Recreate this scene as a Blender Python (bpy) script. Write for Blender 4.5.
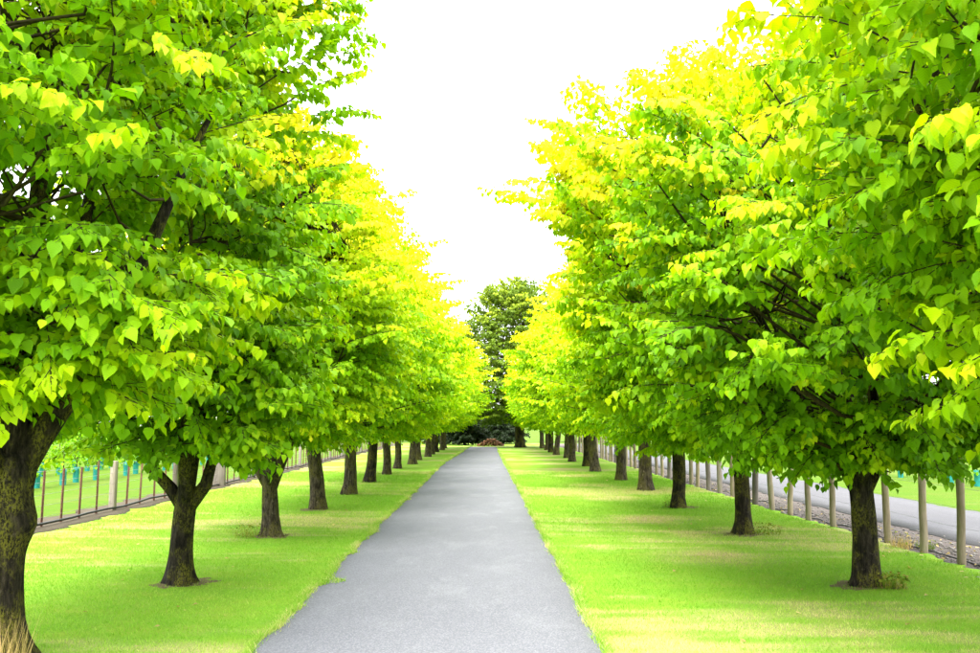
import bpy, math, random
import numpy as np
from mathutils import Vector, Matrix

for o in list(bpy.data.objects):
    bpy.data.objects.remove(o)
scene = bpy.context.scene
COL = scene.collection

# ------------------------------------------------------------------ camera
CAM_H = 1.70
cam_d = bpy.data.cameras.new('camera')
cam_d.sensor_width = 36.0
cam_d.lens = 34.9
cam_d.clip_start = 0.05
cam_d.clip_end = 2000
cam = bpy.data.objects.new('camera', cam_d)
COL.objects.link(cam)
cam.location = (0, 0, CAM_H)
cam.rotation_euler = (math.radians(90 + 5.86), 0, math.radians(-0.36))
scene.camera = cam

# ------------------------------------------------------------------ sky (bright overcast)
SUN_EL, SUN_AZ = 62.0, 200.0          # azimuth clockwise from +Y (north)
world = bpy.data.worlds.new('World')
scene.world = world
world.use_nodes = True
wn, wl = world.node_tree.nodes, world.node_tree.links
wn.clear()
w_out = wn.new('ShaderNodeOutputWorld')
w_bg = wn.new('ShaderNodeBackground')
w_sky = wn.new('ShaderNodeTexSky')
w_sky.sky_type = 'NISHITA'
w_sky.sun_disc = False
w_sky.sun_elevation = math.radians(SUN_EL)
w_sky.sun_rotation = math.radians(SUN_AZ)
w_sky.air_density = 1.0
w_sky.dust_density = 3.0
w_mix = wn.new('ShaderNodeMixRGB')
w_mix.inputs['Fac'].default_value = 0.86       # closed cloud cover over the clear sky
# overcast luminance: the zenith about twice and a half as bright as the horizon, the same all the way round
w_tc = wn.new('ShaderNodeTexCoord')
w_sx = wn.new('ShaderNodeSeparateXYZ')
wl.new(w_tc.outputs['Generated'], w_sx.inputs[0])
w_rp = wn.new('ShaderNodeMapRange')
w_rp.inputs['From Min'].default_value = 0.0; w_rp.inputs['From Max'].default_value = 1.0
w_rp.inputs['To Min'].default_value = 0.4; w_rp.inputs['To Max'].default_value = 1.0
wl.new(w_sx.outputs['Z'], w_rp.inputs['Value'])
w_mu = wn.new('ShaderNodeVectorMath'); w_mu.operation = 'SCALE'
w_mu.inputs[0].default_value = (10.0, 10.1, 10.4)
wl.new(w_rp.outputs['Result'], w_mu.inputs['Scale'])
wl.new(w_mu.outputs['Vector'], w_mix.inputs['Color2'])
wl.new(w_sky.outputs['Color'], w_mix.inputs['Color1'])
wl.new(w_mix.outputs['Color'], w_bg.inputs['Color'])
w_bg.inputs['Strength'].default_value = 0.10
wl.new(w_bg.outputs['Background'], w_out.inputs['Surface'])

# ------------------------------------------------------------------ sun (veiled)
sun_d = bpy.data.lights.new('sun', 'SUN')
sun_d.energy = 1.2
sun_d.angle = math.radians(40)
sun_d.color = (1.0, 0.96, 0.88)
sun = bpy.data.objects.new('sun', sun_d)
COL.objects.link(sun)
_a, _e = math.radians(SUN_AZ), math.radians(SUN_EL)
_sdir = Vector((math.sin(_a) * math.cos(_e), math.cos(_a) * math.cos(_e), math.sin(_e)))
sun.rotation_euler = _sdir.to_track_quat('Z', 'Y').to_euler()
sun.location = (0, -20, 30)

vs = scene.view_settings
vs.view_transform = 'Standard'
vs.look = 'None'
vs.gamma = 1.0
vs.use_curve_mapping = False
vs.exposure = 2.95
scene.cycles.use_denoising = True
scene.cycles.max_bounces = 4
scene.cycles.diffuse_bounces = 2
scene.cycles.glossy_bounces = 2
scene.cycles.transmission_bounces = 3
scene.cycles.transparent_max_bounces = 4
scene.cycles.sample_clamp_indirect = 6.0

# ------------------------------------------------------------------ helpers
def tag(o, label=None, cat=None, group=None, kind=None):
    if label: o['label'] = label
    if cat: o['category'] = cat
    if group: o['group'] = group
    if kind: o['kind'] = kind
    return o

def empty(name, loc=(0, 0, 0), rz=0.0):
    o = bpy.data.objects.new(name, None)
    o.empty_display_size = 0.2
    o.location = loc
    o.rotation_euler = (0, 0, rz)
    COL.objects.link(o)
    return o

def link(name, me, parent=None, loc=None, rot=None, scale=None):
    o = bpy.data.objects.new(name, me)
    COL.objects.link(o)
    if parent is not None: o.parent = parent
    if loc is not None: o.location = loc
    if rot is not None: o.rotation_euler = rot
    if scale is not None: o.scale = scale
    return o

def mesh_np(name, V, F, mat, smooth=False, attrs=None):
    """V (n,3); F (m,k) all faces the same size; attrs {name: per-point array}"""
    V = np.asarray(V, dtype=np.float32)
    F = np.asarray(F, dtype=np.int32)
    me = bpy.data.meshes.new(name)
    me.vertices.add(len(V))
    me.vertices.foreach_set('co', V.ravel())
    k = F.shape[1]
    me.loops.add(F.size)
    me.loops.foreach_set('vertex_index', F.ravel())
    me.polygons.add(len(F))
    me.polygons.foreach_set('loop_start', np.arange(0, F.size, k, dtype=np.int32))
    if smooth:
        me.polygons.foreach_set('use_smooth', np.ones(len(F), dtype=bool))
    me.update(calc_edges=True)
    for an, av in (attrs or {}).items():
        av = np.asarray(av, dtype=np.float32)
        if av.ndim == 1:
            a = me.attributes.new(an, 'FLOAT', 'POINT')
            a.data.foreach_set('value', av)
        else:
            a = me.attributes.new(an, 'FLOAT2', 'POINT')
            a.data.foreach_set('vector', av.ravel())
    if mat: me.materials.append(mat)
    return me

def nrm(a):
    return a / (np.linalg.norm(a, axis=-1, keepdims=True) + 1e-9)

class Tubes:
    """collects swept tubes (quads) into one mesh"""
    def __init__(self):
        self.V, self.F, self.n = [], [], 0
    def add(self, pts, rad, sides=8, wob=None, cap=True):
        pts = np.asarray(pts, float)
        rad = np.asarray(rad, float)
        n = len(pts)
        T = nrm(np.gradient(pts, axis=0))
        ref = np.array([1.0, 0, 0]) if abs(T[0][0]) < 0.8 else np.array([0, 1.0, 0])
        A = np.zeros((n, 3)); B = np.zeros((n, 3))
        for i in range(n):
            a = ref - T[i] * (ref @ T[i])
            a /= np.linalg.norm(a) + 1e-9
            A[i] = a; B[i] = np.cross(T[i], a); ref = a
        th = np.arange(sides) * 2 * math.pi / sides
        rr = np.repeat(rad[:, None], sides, 1)
        if wob is not None: rr = rr * wob(np.arange(n)[:, None] / (n - 1), th[None, :], pts)
        P = pts[:, None, :] + rr[..., None] * (np.cos(th)[None, :, None] * A[:, None, :] + np.sin(th)[None, :, None] * B[:, None, :])
        self.V.append(P.reshape(-1, 3))
        i = np.arange(n - 1)[:, None] * sides
        j = np.arange(sides)[None, :]
        j2 = (j + 1) % sides
        f = np.stack([i + j, i + j2, i + sides + j2, i + sides + j], -1).reshape(-1, 4) + self.n
        self.F.append(f)
        self.n += n * sides
        if cap:
            for e, order in ((0, -1), (n - 1, 1)):
                self.V.append(pts[e][None])
                c = self.n; self.n += 1
                base = c - n * sides + e * sides - (0 if e == 0 else 1)
                ring = base + np.arange(sides)
                nx = base + (np.arange(sides) + 1) % sides
                q = np.stack([np.full(sides, c), ring, nx, nx], -1) if order == 1 else np.stack([np.full(sides, c), nx, ring, ring], -1)
                self.capf = getattr(self, 'capf', [])
                self.capf.append(q[:, :3])
    def mesh(self, name, mat, smooth=True):
        V = np.concatenate(self.V); F = np.concatenate(self.F)
        tri = np.concatenate([F[:, [0, 1, 2]], F[:, [0, 2, 3]]])
        if hasattr(self, 'capf'):
            tri = np.concatenate([tri] + self.capf)
        return mesh_np(name, V, tri, mat, smooth)

def vnoise(p, seed=0, scale=1.0):
    """cheap smooth pseudo-noise in -1..1"""
    r = np.random.RandomState(seed)
    out = 0
    p = np.asarray(p) * scale
    for k in range(5):
        w = r.normal(size=p.shape[-1]) * (1.0 + 0.7 * k)
        out = out + np.sin(p @ w + r.uniform(0, 6.28)) / (1 + 0.5 * k)
    return out / 2.6

# ------------------------------------------------------------------ materials
class NT:
    def __init__(self, name):
        self.m = bpy.data.materials.new(name)
        self.m.use_nodes = True
        self.t = self.m.node_tree
        self.t.nodes.clear()
        self.out = self.t.nodes.new('ShaderNodeOutputMaterial')
    def n(self, typ, **kw):
        nd = self.t.nodes.new(typ)
        for k, v in kw.items():
            if k in nd.inputs: nd.inputs[k].default_value = v
            else: setattr(nd, k, v)
        return nd
    def l(self, a, b): self.t.links.new(a, b)
    def noise(self, scale, detail=4, rough=0.6, vec=None, mscale=None):
        nd = self.n('ShaderNodeTexNoise')
        nd.inputs['Scale'].default_value = scale
        nd.inputs['Detail'].default_value = detail
        nd.inputs['Roughness'].default_value = rough
        if vec is None:
            tc = self.n('ShaderNodeTexCoord'); vec = tc.outputs['Object']
        if mscale is not None:
            mp = self.n('ShaderNodeMapping'); mp.inputs['Scale'].default_value = mscale
            self.l(vec, mp.inputs['Vector']); vec = mp.outputs['Vector']
        self.l(vec, nd.inputs['Vector'])
        return nd.outputs['Fac']
    def ramp(self, fac, stops):
        r = self.n('ShaderNodeValToRGB')
        els = r.color_ramp.elements
        while len(els) < len(stops): els.new(0.5)
        for e, (p, c) in zip(els, stops):
            e.position = p; e.color = (*c, 1) if len(c) == 3 else c
        self.l(fac, r.inputs['Fac'])
        return r.outputs['Color']
    def mix(self, fac, a, b, mode='MIX'):
        m = self.n('ShaderNodeMixRGB'); m.blend_type = mode
        for sock, v in ((m.inputs['Fac'], fac), (m.inputs['Color1'], a), (m.inputs['Color2'], b)):
            if hasattr(v, 'is_linked'): self.l(v, sock)
            elif isinstance(v, (int, float)): sock.default_value = v
            else: sock.default_value = (*v, 1)
        return m.outputs['Color']
    def bsdf(self, col, rough=0.8, spec=0.3, bump=None, bstr=0.3, bdist=0.01):
        p = self.n('ShaderNodeBsdfPrincipled')
        if hasattr(col, 'is_linked'): self.l(col, p.inputs['Base Color'])
        else: p.inputs['Base Color'].default_value = (*col, 1)
        if hasattr(rough, 'is_linked'): self.l(rough, p.inputs['Roughness'])
        else: p.inputs['Roughness'].default_value = rough
        p.inputs['Specular IOR Level'].default_value = spec
        if bump is not None:
            b = self.n('ShaderNodeBump')
            b.inputs['Strength'].default_value = bstr
            b.inputs['Distance'].default_value = bdist
            self.l(bump, b.inputs['Height']); self.l(b.outputs['Normal'], p.inputs['Normal'])
        return p
    def done(self, sh):
        self.l(sh.outputs[0], self.out.inputs['Surface'])
        return self.m

def leaf_material(name, stops, trans_gain=(1.25, 1.2, 0.6), tfac=0.36, veins=False):
    t = NT(name)
    at = t.n('ShaderNodeAttribute'); at.attribute_name = 'tone'
    c = t.ramp(at.outputs['Fac'], stops)
    if veins:
        uv = t.n('ShaderNodeAttribute'); uv.attribute_name = 'leaf_uv'
        sp = t.n('ShaderNodeSeparateXYZ'); t.l(uv.outputs['Vector'], sp.inputs[0])
        ab = t.n('ShaderNodeMath'); ab.operation = 'ABSOLUTE'; t.l(sp.outputs['X'], ab.inputs[0])
        # side veins: stripes running outward and forward from the midrib
        k = t.n('ShaderNodeMath'); k.operation = 'MULTIPLY_ADD'; t.l(ab.outputs[0], k.inputs[0]); k.inputs[1].default_value = -0.8; t.l(sp.outputs['Y'], k.inputs[2])
        s = t.n('ShaderNodeMath'); s.operation = 'MULTIPLY'; t.l(k.outputs[0], s.inputs[0]); s.inputs[1].default_value = 42.0
        sn = t.n('ShaderNodeMath'); sn.operation = 'SINE'; t.l(s.outputs[0], sn.inputs[0])
        vr = t.ramp(sn.outputs[0], [(0.72, (0, 0, 0)), (0.98, (1, 1, 1))])
        c = t.mix(vr, c, t.mix(1.0, c, (0.80, 0.86, 0.7), 'MULTIPLY'))
    p = t.n('ShaderNodeBsdfPrincipled')
    t.l(c, p.inputs['Base Color'])
    p.inputs['Roughness'].default_value = 0.55
    p.inputs['Specular IOR Level'].default_value = 0.14
    tr = t.n('ShaderNodeBsdfTranslucent')
    t.l(t.mix(1.0, c, trans_gain, 'MULTIPLY'), tr.inputs['Color'])
    mx = t.n('ShaderNodeMixShader'); mx.inputs['Fac'].default_value = tfac
    t.l(p.outputs[0], mx.inputs[1]); t.l(tr.outputs[0], mx.inputs[2])
    return t.done(mx)

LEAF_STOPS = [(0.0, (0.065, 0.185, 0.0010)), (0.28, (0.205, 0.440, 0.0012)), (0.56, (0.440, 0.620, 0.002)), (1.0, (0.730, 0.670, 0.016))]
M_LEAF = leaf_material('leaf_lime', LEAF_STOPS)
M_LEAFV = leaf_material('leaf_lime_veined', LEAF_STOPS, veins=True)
M_LEAF_DARK = leaf_material('leaf_dark', [(0.0, (0.060, 0.115, 0.008)), (0.5, (0.140, 0.220, 0.012)), (1.0, (0.270, 0.350, 0.020))], tfac=0.35)
M_LEAF_HEDGE = leaf_material('leaf_hedge', [(0.0, (0.007, 0.016, 0.003)), (1.0, (0.020, 0.040, 0.005))], tfac=0.2)
M_WEED = leaf_material('weed_leaf', [(0.0, (0.06, 0.14, 0.01)), (0.6, (0.20, 0.26, 0.02)), (1.0, (0.42, 0.30, 0.10))], tfac=0.3)
M_GRASS = leaf_material('grass_blade', [(0.0, (0.105, 0.280, 0.014)), (0.4, (0.205, 0.420, 0.030)), (0.7, (0.370, 0.500, 0.090)), (1.0, (0.600, 0.530, 0.260))], tfac=0.35)
M_STRAW = leaf_material('straw_blade', [(0.0, (0.22, 0.20, 0.05)), (1.0, (0.62, 0.45, 0.20))], tfac=0.3)

def bark_material(name, a, b, moss):
    t = NT(name)
    tc = t.n('ShaderNodeTexCoord')
    v = tc.outputs['Object']
    ridg = t.noise(30, 5, 0.72, v, (1, 1, 0.20))
    big = t.noise(4.5, 4, 0.65, v, (1, 1, 0.6))
    fine = t.noise(75, 3, 0.7, v, (1, 1, 0.5))
    c = t.ramp(ridg, [(0.36, a), (0.50, tuple((p + q) / 2.6 for p, q in zip(a, b))), (0.64, b)])
    ms = t.ramp(big, [(0.44, (0, 0, 0)), (0.57, (1, 1, 1))])
    msf = t.mix(1.0, ms, t.ramp(fine, [(0.44, (0, 0, 0)), (0.56, (1, 1, 1))]), 'MULTIPLY')
    c = t.mix(msf, c, moss)
    lich = t.noise(9, 5, 0.75, v)
    c = t.mix(t.ramp(lich, [(0.60, (0, 0, 0)), (0.68, (0.6, 0.6, 0.6))]), c, tuple(2.2 * q for q in b))
    return t.done(t.bsdf(c, 0.9, 0.12, t.mix(0.3, ridg, fine), 1.0, 0.06))
M_BARK = bark_material('bark', (0.006, 0.0048, 0.0035), (0.050, 0.041, 0.027), (0.130, 0.125, 0.016))
M_BARK2 = bark_material('bark_pale', (0.014, 0.011, 0.007), (0.130, 0.106, 0.070), (0.130, 0.120, 0.026))
def twig_material():
    t = NT('twig_bark')
    return t.done(t.bsdf(t.ramp(t.noise(20, 2), [(0.3, (0.022, 0.018, 0.007)), (0.7, (0.065, 0.052, 0.018))]), 0.85, 0.15))
M_TWIG = twig_material()

def lawn_material(name, dry, k=1.0):
    t = NT(name)
    geo = t.n('ShaderNodeNewGeometry'); v = geo.outputs['Position']
    fine = t.noise(55, 5, 0.75, v)
    mid = t.noise(2.2, 5, 0.65, v, (0.7, 1.0, 1))
    big = t.noise(0.45, 3, 0.55, v, (1.0, 0.8, 1))
    g = t.ramp(fine, [(0.28, (0.080 * k, 0.210 * k, 0.012 * k)), (0.5, (0.160 * k, 0.330 * k, 0.022 * k)), (0.72, (0.260 * k, 0.395 * k, 0.045 * k))])
    yl = t.ramp(mid, [(0.42, (0, 0, 0)), (0.70, (0.55, 0.55, 0.55))])
    g = t.mix(yl, g, (0.280 * k, 0.340 * k, 0.040 * k))
    bp = t.ramp(t.mix(0.3, big, mid), [(0.50, (0, 0, 0)), (0.64, (dry, dry, dry))])
    tan = t.ramp(fine, [(0.3, (0.26 * k, 0.21 * k, 0.08 * k)), (0.7, (0.48 * k, 0.41 * k, 0.20 * k))])
    da = t.n('ShaderNodeAttribute'); da.attribute_name = 'dry'
    g = t.mix(t.mix(1.0, bp, da.outputs['Color'], 'ADD'), g, tan)
    return t.done(t.bsdf(g, 0.95, 0.05, fine, 0.6, 0.03))
M_LAWN = lawn_material('lawn_grass', 0.0)
M_FIELD = lawn_material('field_grass', 0.20, 0.38)

def asphalt_material(name, lo, hi, wet):
    t = NT(name)
    geo = t.n('ShaderNodeNewGeometry'); v = geo.outputs['Position']
    fine = t.noise(45, 5, 0.85, v)
    grit = t.n('ShaderNodeTexVoronoi'); grit.inputs['Scale'].default_value = 60
    t.l(v, grit.inputs['Vector'])
    mid = t.noise(1.5, 7, 0.7, v, (1.0, 0.45, 1))
    c = t.ramp(fine, [(0.30, lo), (0.70, hi)])
    sp = t.ramp(grit.outputs['Distance'], [(0.0, (1.30, 1.30, 1.30)), (0.30, (1.0, 1.0, 1.0)), (0.55, (0.68, 0.68, 0.69))])
    c = t.mix(1.0, c, sp, 'MULTIPLY')
    c = t.mix(1.0, c, t.ramp(mid, [(0.3, (0.93, 0.93, 0.935)), (0.7, (1.06, 1.06, 1.05))]), 'MULTIPLY')
    spot = t.noise(9, 6, 0.8, v)
    c = t.mix(1.0, c, t.ramp(spot, [(0.26, (0.62, 0.62, 0.63)), (0.40, (1, 1, 1))]), 'MULTIPLY')
    r = t.ramp(mid, [(0.50, (0.75, 0.75, 0.75)), (0.75, (wet, wet, wet))])
    p = t.bsdf(c, r, 0.35, t.mix(0.5, fine, grit.outputs['Distance']), 0.5, 0.008)
    return t.done(p)
M_ASPHALT = asphalt_material('asphalt', (0.110, 0.113, 0.129), (0.210, 0.214, 0.236), 0.52)
M_ASPHALT2 = asphalt_material('side_road_asphalt', (0.055, 0.053, 0.058), (0.110, 0.106, 0.113), 0.65)

def soil_material(name, a, b, c3):
    t = NT(name)
    geo = t.n('ShaderNodeNewGeometry'); v = geo.outputs['Position']
    f = t.noise(38, 6, 0.75, v); m = t.noise(4, 4, 0.6, v)
    c = t.ramp(f, [(0.3, a), (0.55, b), (0.75, c3)])
    c = t.mix(t.ramp(m, [(0.4, (0, 0, 0)), (0.7, (0.6, 0.6, 0.6))]), c, b)
    return t.done(t.bsdf(c, 0.95, 0.1, f, 0.9, 0.03))
M_SOIL = soil_material('soil', (0.055, 0.042, 0.022), (0.170, 0.135, 0.060), (0.28, 0.24, 0.09))
M_VERGE = soil_material('gravel_verge', (0.065, 0.053, 0.046), (0.150, 0.125, 0.112), (0.24, 0.21, 0.19))
M_STRIP = soil_material('bare_strip', (0.035, 0.029, 0.021), (0.088, 0.073, 0.050), (0.17, 0.145, 0.085))

def wood_material(name, a, b, moss, mf):
    t = NT(name)
    oi = t.n('ShaderNodeObjectInfo')
    v = t.n('ShaderNodeTexCoord').outputs['Object']
    g = t.noise(22, 5, 0.7, v, (1, 1, 0.12))
    m = t.noise(5, 3, 0.6, v)
    c = t.ramp(g, [(0.3, a), (0.7, b)])
    c = t.mix(t.ramp(m, [(0.45, (0, 0, 0)), (0.7, (mf, mf, mf))]), c, moss)
    c = t.mix(1.0, c, t.ramp(oi.outputs['Random'], [(0, (0.62, 0.60, 0.56)), (0.5, (1, 1, 1)), (1, (1.25, 1.22, 1.1))]), 'MULTIPLY')
    return t.done(t.bsdf(c, 0.88, 0.15, g, 0.5, 0.01))
M_POST = wood_material('post_wood', (0.190, 0.155, 0.100), (0.400, 0.340, 0.235), (0.190, 0.200, 0.055), 0.55)
M_POSTG = wood_material('post_grey', (0.110, 0.096, 0.080), (0.220, 0.198, 0.170), (0.200, 0.190, 0.110), 0.35)
M_LOG = wood_material('log_wood', (0.130, 0.055, 0.030), (0.300, 0.140, 0.080), (0.200, 0.120, 0.070), 0.4)
def simple(name, a, b, rough, spec=0.3, metal=0.0, sc=30):
    t = NT(name)
    p = t.bsdf(t.ramp(t.noise(sc, 4), [(0.35, a), (0.65, b)]), rough, spec)
    p.inputs['Metallic'].default_value = metal
    return t.done(p)
M_RUST = simple('rusty_steel', (0.050, 0.022, 0.012), (0.120, 0.055, 0.030), 0.8)
M_WIRE = simple('galvanised_wire', (0.25, 0.25, 0.25), (0.40, 0.40, 0.40), 0.5, 0.5, 0.6)
M_HOSE = simple('black_hose', (0.012, 0.012, 0.012), (0.030, 0.030, 0.030), 0.55)
M_TEAL = simple('teal_plastic', (0.010, 0.170, 0.150), (0.020, 0.260, 0.220), 0.5)
M_WHITE = simple('white_paint', (0.62, 0.62, 0.60), (0.78, 0.78, 0.76), 0.6)
M_STONE = simple('stone', (0.100, 0.090, 0.080), (0.300, 0.280, 0.250), 0.9, 0.15, 0.0, 6)

# ================================================================== THE SETTING
L_ROW, R_ROW = -3.36, 4.02
L_FENCE, R_FENCE = -7.25, 5.75
rs = np.random.RandomState(11)

# the wide ground
def grid_sheet(name, x0f, x1f, ys, nx, z, mat, skirt=True, bumps=0.0):
    """a sheet between two edge curves x0f(y), x1f(y)"""
    V, F = [], []
    for y in ys:
        a, b = x0f(y), x1f(y)
        xs = np.linspace(a, b, nx)
        zz = z + bumps * np.array([vnoise(np.array([x, y]), 5, 0.55) for x in xs]) if bumps else np.full(nx, z)
        row = np.stack([xs, np.full(nx, y), zz], 1)
        if skirt:
            row = np.concatenate([[[a, y, z - 0.06]], row, [[b, y, z - 0.06]]])
        V.append(row)
    n = len(V[0])
    i = np.arange(len(ys) - 1)[:, None] * n
    j = np.arange(n - 1)[None, :]
    F = np.stack([i + j, i + j + 1, i + n + j + 1, i + n + j], -1).reshape(-1, 4)
    V = np.concatenate(V)
    return mesh_np(name, V, F, mat, True, {'dry': lawn_dry(V[:, 0], V[:, 1])} if 'lawn' in name else None)

ground = link('ground', mesh_np('ground', [(-700, -300, -0.05), (700, -300, -0.05), (700, 1100, -0.05), (-700, 1100, -0.05)], [(0, 1, 2, 3)], M_FIELD))
tag(ground, 'green field stretching away on both sides of the avenue', 'field', kind='structure')

def edge_noise(y, seed):
    p = np.array([y])
    return 0.055 * vnoise(p, seed, 1.6) + 0.040 * vnoise(p, seed + 1, 6.0) + 0.024 * vnoise(p, seed + 2, 19.0)
def road_left(y):
    return -1.77 + 0.026 * max(0, y - 42) + edge_noise(y, 3)
def road_right(y):
    return 0.92 + 0.4 * edge_noise(y, 7)
ROAD_END = 72.0
ys_f = np.concatenate([np.arange(-6, 5, 0.5), np.arange(5, 24, 0.06), np.arange(24, 40, 0.2), np.arange(40, 84.1, 0.8)])
road = link('road', grid_sheet('road', lambda y: -2.4, lambda y: 1.5, np.arange(-6, ROAD_END + 0.1, 1.0), 5, 0.0, M_ASPHALT))
tag(road, 'narrow grey asphalt drive running straight between the trees', 'road', kind='structure')

def lawn_dry(x, y):
    q = np.stack([x * 0.55, y], -1)
    n1 = vnoise(q, 71, 0.55); n2 = vnoise(q, 72, 1.7); n3 = vnoise(q, 73, 4.5)
    dv = np.clip((0.7 * n1 + 0.5 * n2 + 0.3 * n3 - 0.04) * 1.5, 0, 0.7)
    for k in range(12):                       # worn spots between the right-hand trees
        py = 12.3 + 4.74 * k
        e = ((x - 2.95) / 0.75) ** 2 + ((y - py) / 0.75) ** 2
        dv = np.maximum(dv, np.clip((0.9 if k == 0 else 1.35) * np.exp(-e) * (1 + 0.5 * n2 + 0.3 * n3) - 0.1, 0, 1))
    return dv
def lawn_in(y): return road_left(y)
lawn_l = link('lawn_left', grid_sheet('lawn_left', lambda y: L_FENCE + 0.05, lawn_in, ys_f, 24, 0.022, M_LAWN))
tag(lawn_l, 'mown lawn strip left of the drive under the trees', 'lawn', kind='structure')
lawn_r = link('lawn_right', grid_sheet('lawn_right', road_right, lambda y: R_FENCE - 0.06 + 2.6 * edge_noise(y, 21), ys_f, 24, 0.022, M_LAWN))
tag(lawn_r, 'mown lawn strip right of the drive under the trees', 'lawn', kind='structure')
lawn_e = link('lawn_end', grid_sheet('lawn_end', lambda y: -2.6, lambda y: 2.6, np.arange(ROAD_END - 0.6, 84, 0.7), 8, 0.012, M_LAWN))
tag(lawn_e, 'patch of grass closing the far end of the drive', 'lawn', kind='structure')

verge = link('gravel_verge', grid_sheet('gravel_verge', lambda y: R_FENCE - 0.5, lambda y: 7.0, np.arange(-4, 84, 1.0), 4, 0.002, M_VERGE))
tag(verge, 'strip of gravel and soil between fence and side road', 'verge', kind='structure')
side_road = link('side_road', grid_sheet('side_road', lambda y: 6.88 + 1.6 * edge_noise(y, 31), lambda y: 9.55 + 2 * edge_noise(y, 33), np.concatenate([np.arange(-4, 30, 0.25), np.arange(30, 84, 1.0)]), 5, 0.010, M_ASPHALT2))
tag(side_road, 'grey side road beyond the post fence on the right', 'road', kind='structure')
strip = link('bare_strip', grid_sheet('bare_strip', lambda y: L_FENCE - 0.55 + 3 * edge_noise(y, 41), lambda y: L_FENCE + 0.36 + 3.2 * edge_noise(y, 43), np.concatenate([np.arange(-4, 40, 0.2), np.arange(40, 84, 1.0)]), 4, 0.030, M_STRIP))
tag(strip, 'bare soil strip under the left wire fence', 'soil', kind='structure')

# ================================================================== TREES
LEAF_HI_V = np.array([(0, .03, 0), (-.25, -.03, .03), (-.44, .20, .07), (-.42, .48, .07), (-.20, .80, -.01), (0, 1.06, -.20), (.20, .80, -.01), (.42, .48, .07), (.44, .20, .07), (.25, -.03, .03), (0, .48, -.02)], float)
LEAF_HI_F = np.array([(0, 10, 1), (1, 10, 2), (2, 10, 3), (3, 10, 4), (4, 10, 5), (5, 10, 6), (6, 10, 7), (7, 10, 8), (8, 10, 9), (9, 10, 0)])
LEAF_MD_V = np.array([(0, 0, 0), (-.36, .12, .05), (-.43, .46, .07), (0, 1.02, -.16), (.43, .46, .07), (.36, .12, .05), (0, .46, -.02)], float)
LEAF_MD_F = np.array([(0, 6, 1), (1, 6, 2), (2, 6, 3), (3, 6, 4), (4, 6, 5), (5, 6, 0)])
LEAF_LO_V = np.array([(0, 0, 0), (-.43, .42, .07), (0, 1.0, -.10), (.43, .42, .07)], float)
LEAF_LO_F = np.array([(0, 2, 1), (0, 3, 2)])

def leaf_mesh(name, P, X, Y, Z, S, tone, mat, hi=True):
    TV, TF = {2: (LEAF_HI_V, LEAF_HI_F), 1: (LEAF_MD_V, LEAF_MD_F), 0: (LEAF_LO_V, LEAF_LO_F)}[int(hi)]
    n, k = len(P), len(TV)
    rq = np.random.RandomState(n % 9973)
    wd = rq.uniform(0.80, 1.10, n)[:, None, None] if n > 1 else 1.0
    cu = rq.uniform(0.2, 2.6, n)[:, None, None] if n > 1 else 1.0
    V = P[:, None, :] + S[:, None, None] * (TV[None, :, 0:1] * wd * X[:, None, :] + TV[None, :, 1:2] * Y[:, None, :] + TV[None, :, 2:3] * cu * Z[:, None, :])
    F = (TF[None] + (np.arange(n) * k)[:, None, None]).reshape(-1, 3)
    at = {'tone': np.repeat(tone, k)}
    if hi: at['leaf_uv'] = np.tile(TV[:, :2], (n, 1))
    return mesh_np(name, V.reshape(-1, 3), F, mat, bool(hi), at)

PROF_T = [0, .08, .22, .42, .62, .82, .94, 1.0]
PROF_R = [.42, .72, .95, 1.0, .88, .60, .34, .08]

def bez(P0, P1, P2, s):
    s = s[..., None]
    return (1 - s) ** 2 * P0 + 2 * s * (1 - s) * P1 + s ** 2 * P2
def bez_t(P0, P1, P2, s):
    s = s[..., None]
    return nrm(2 * (1 - s) * (P1 - P0) + 2 * s * (P2 - P1))

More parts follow.
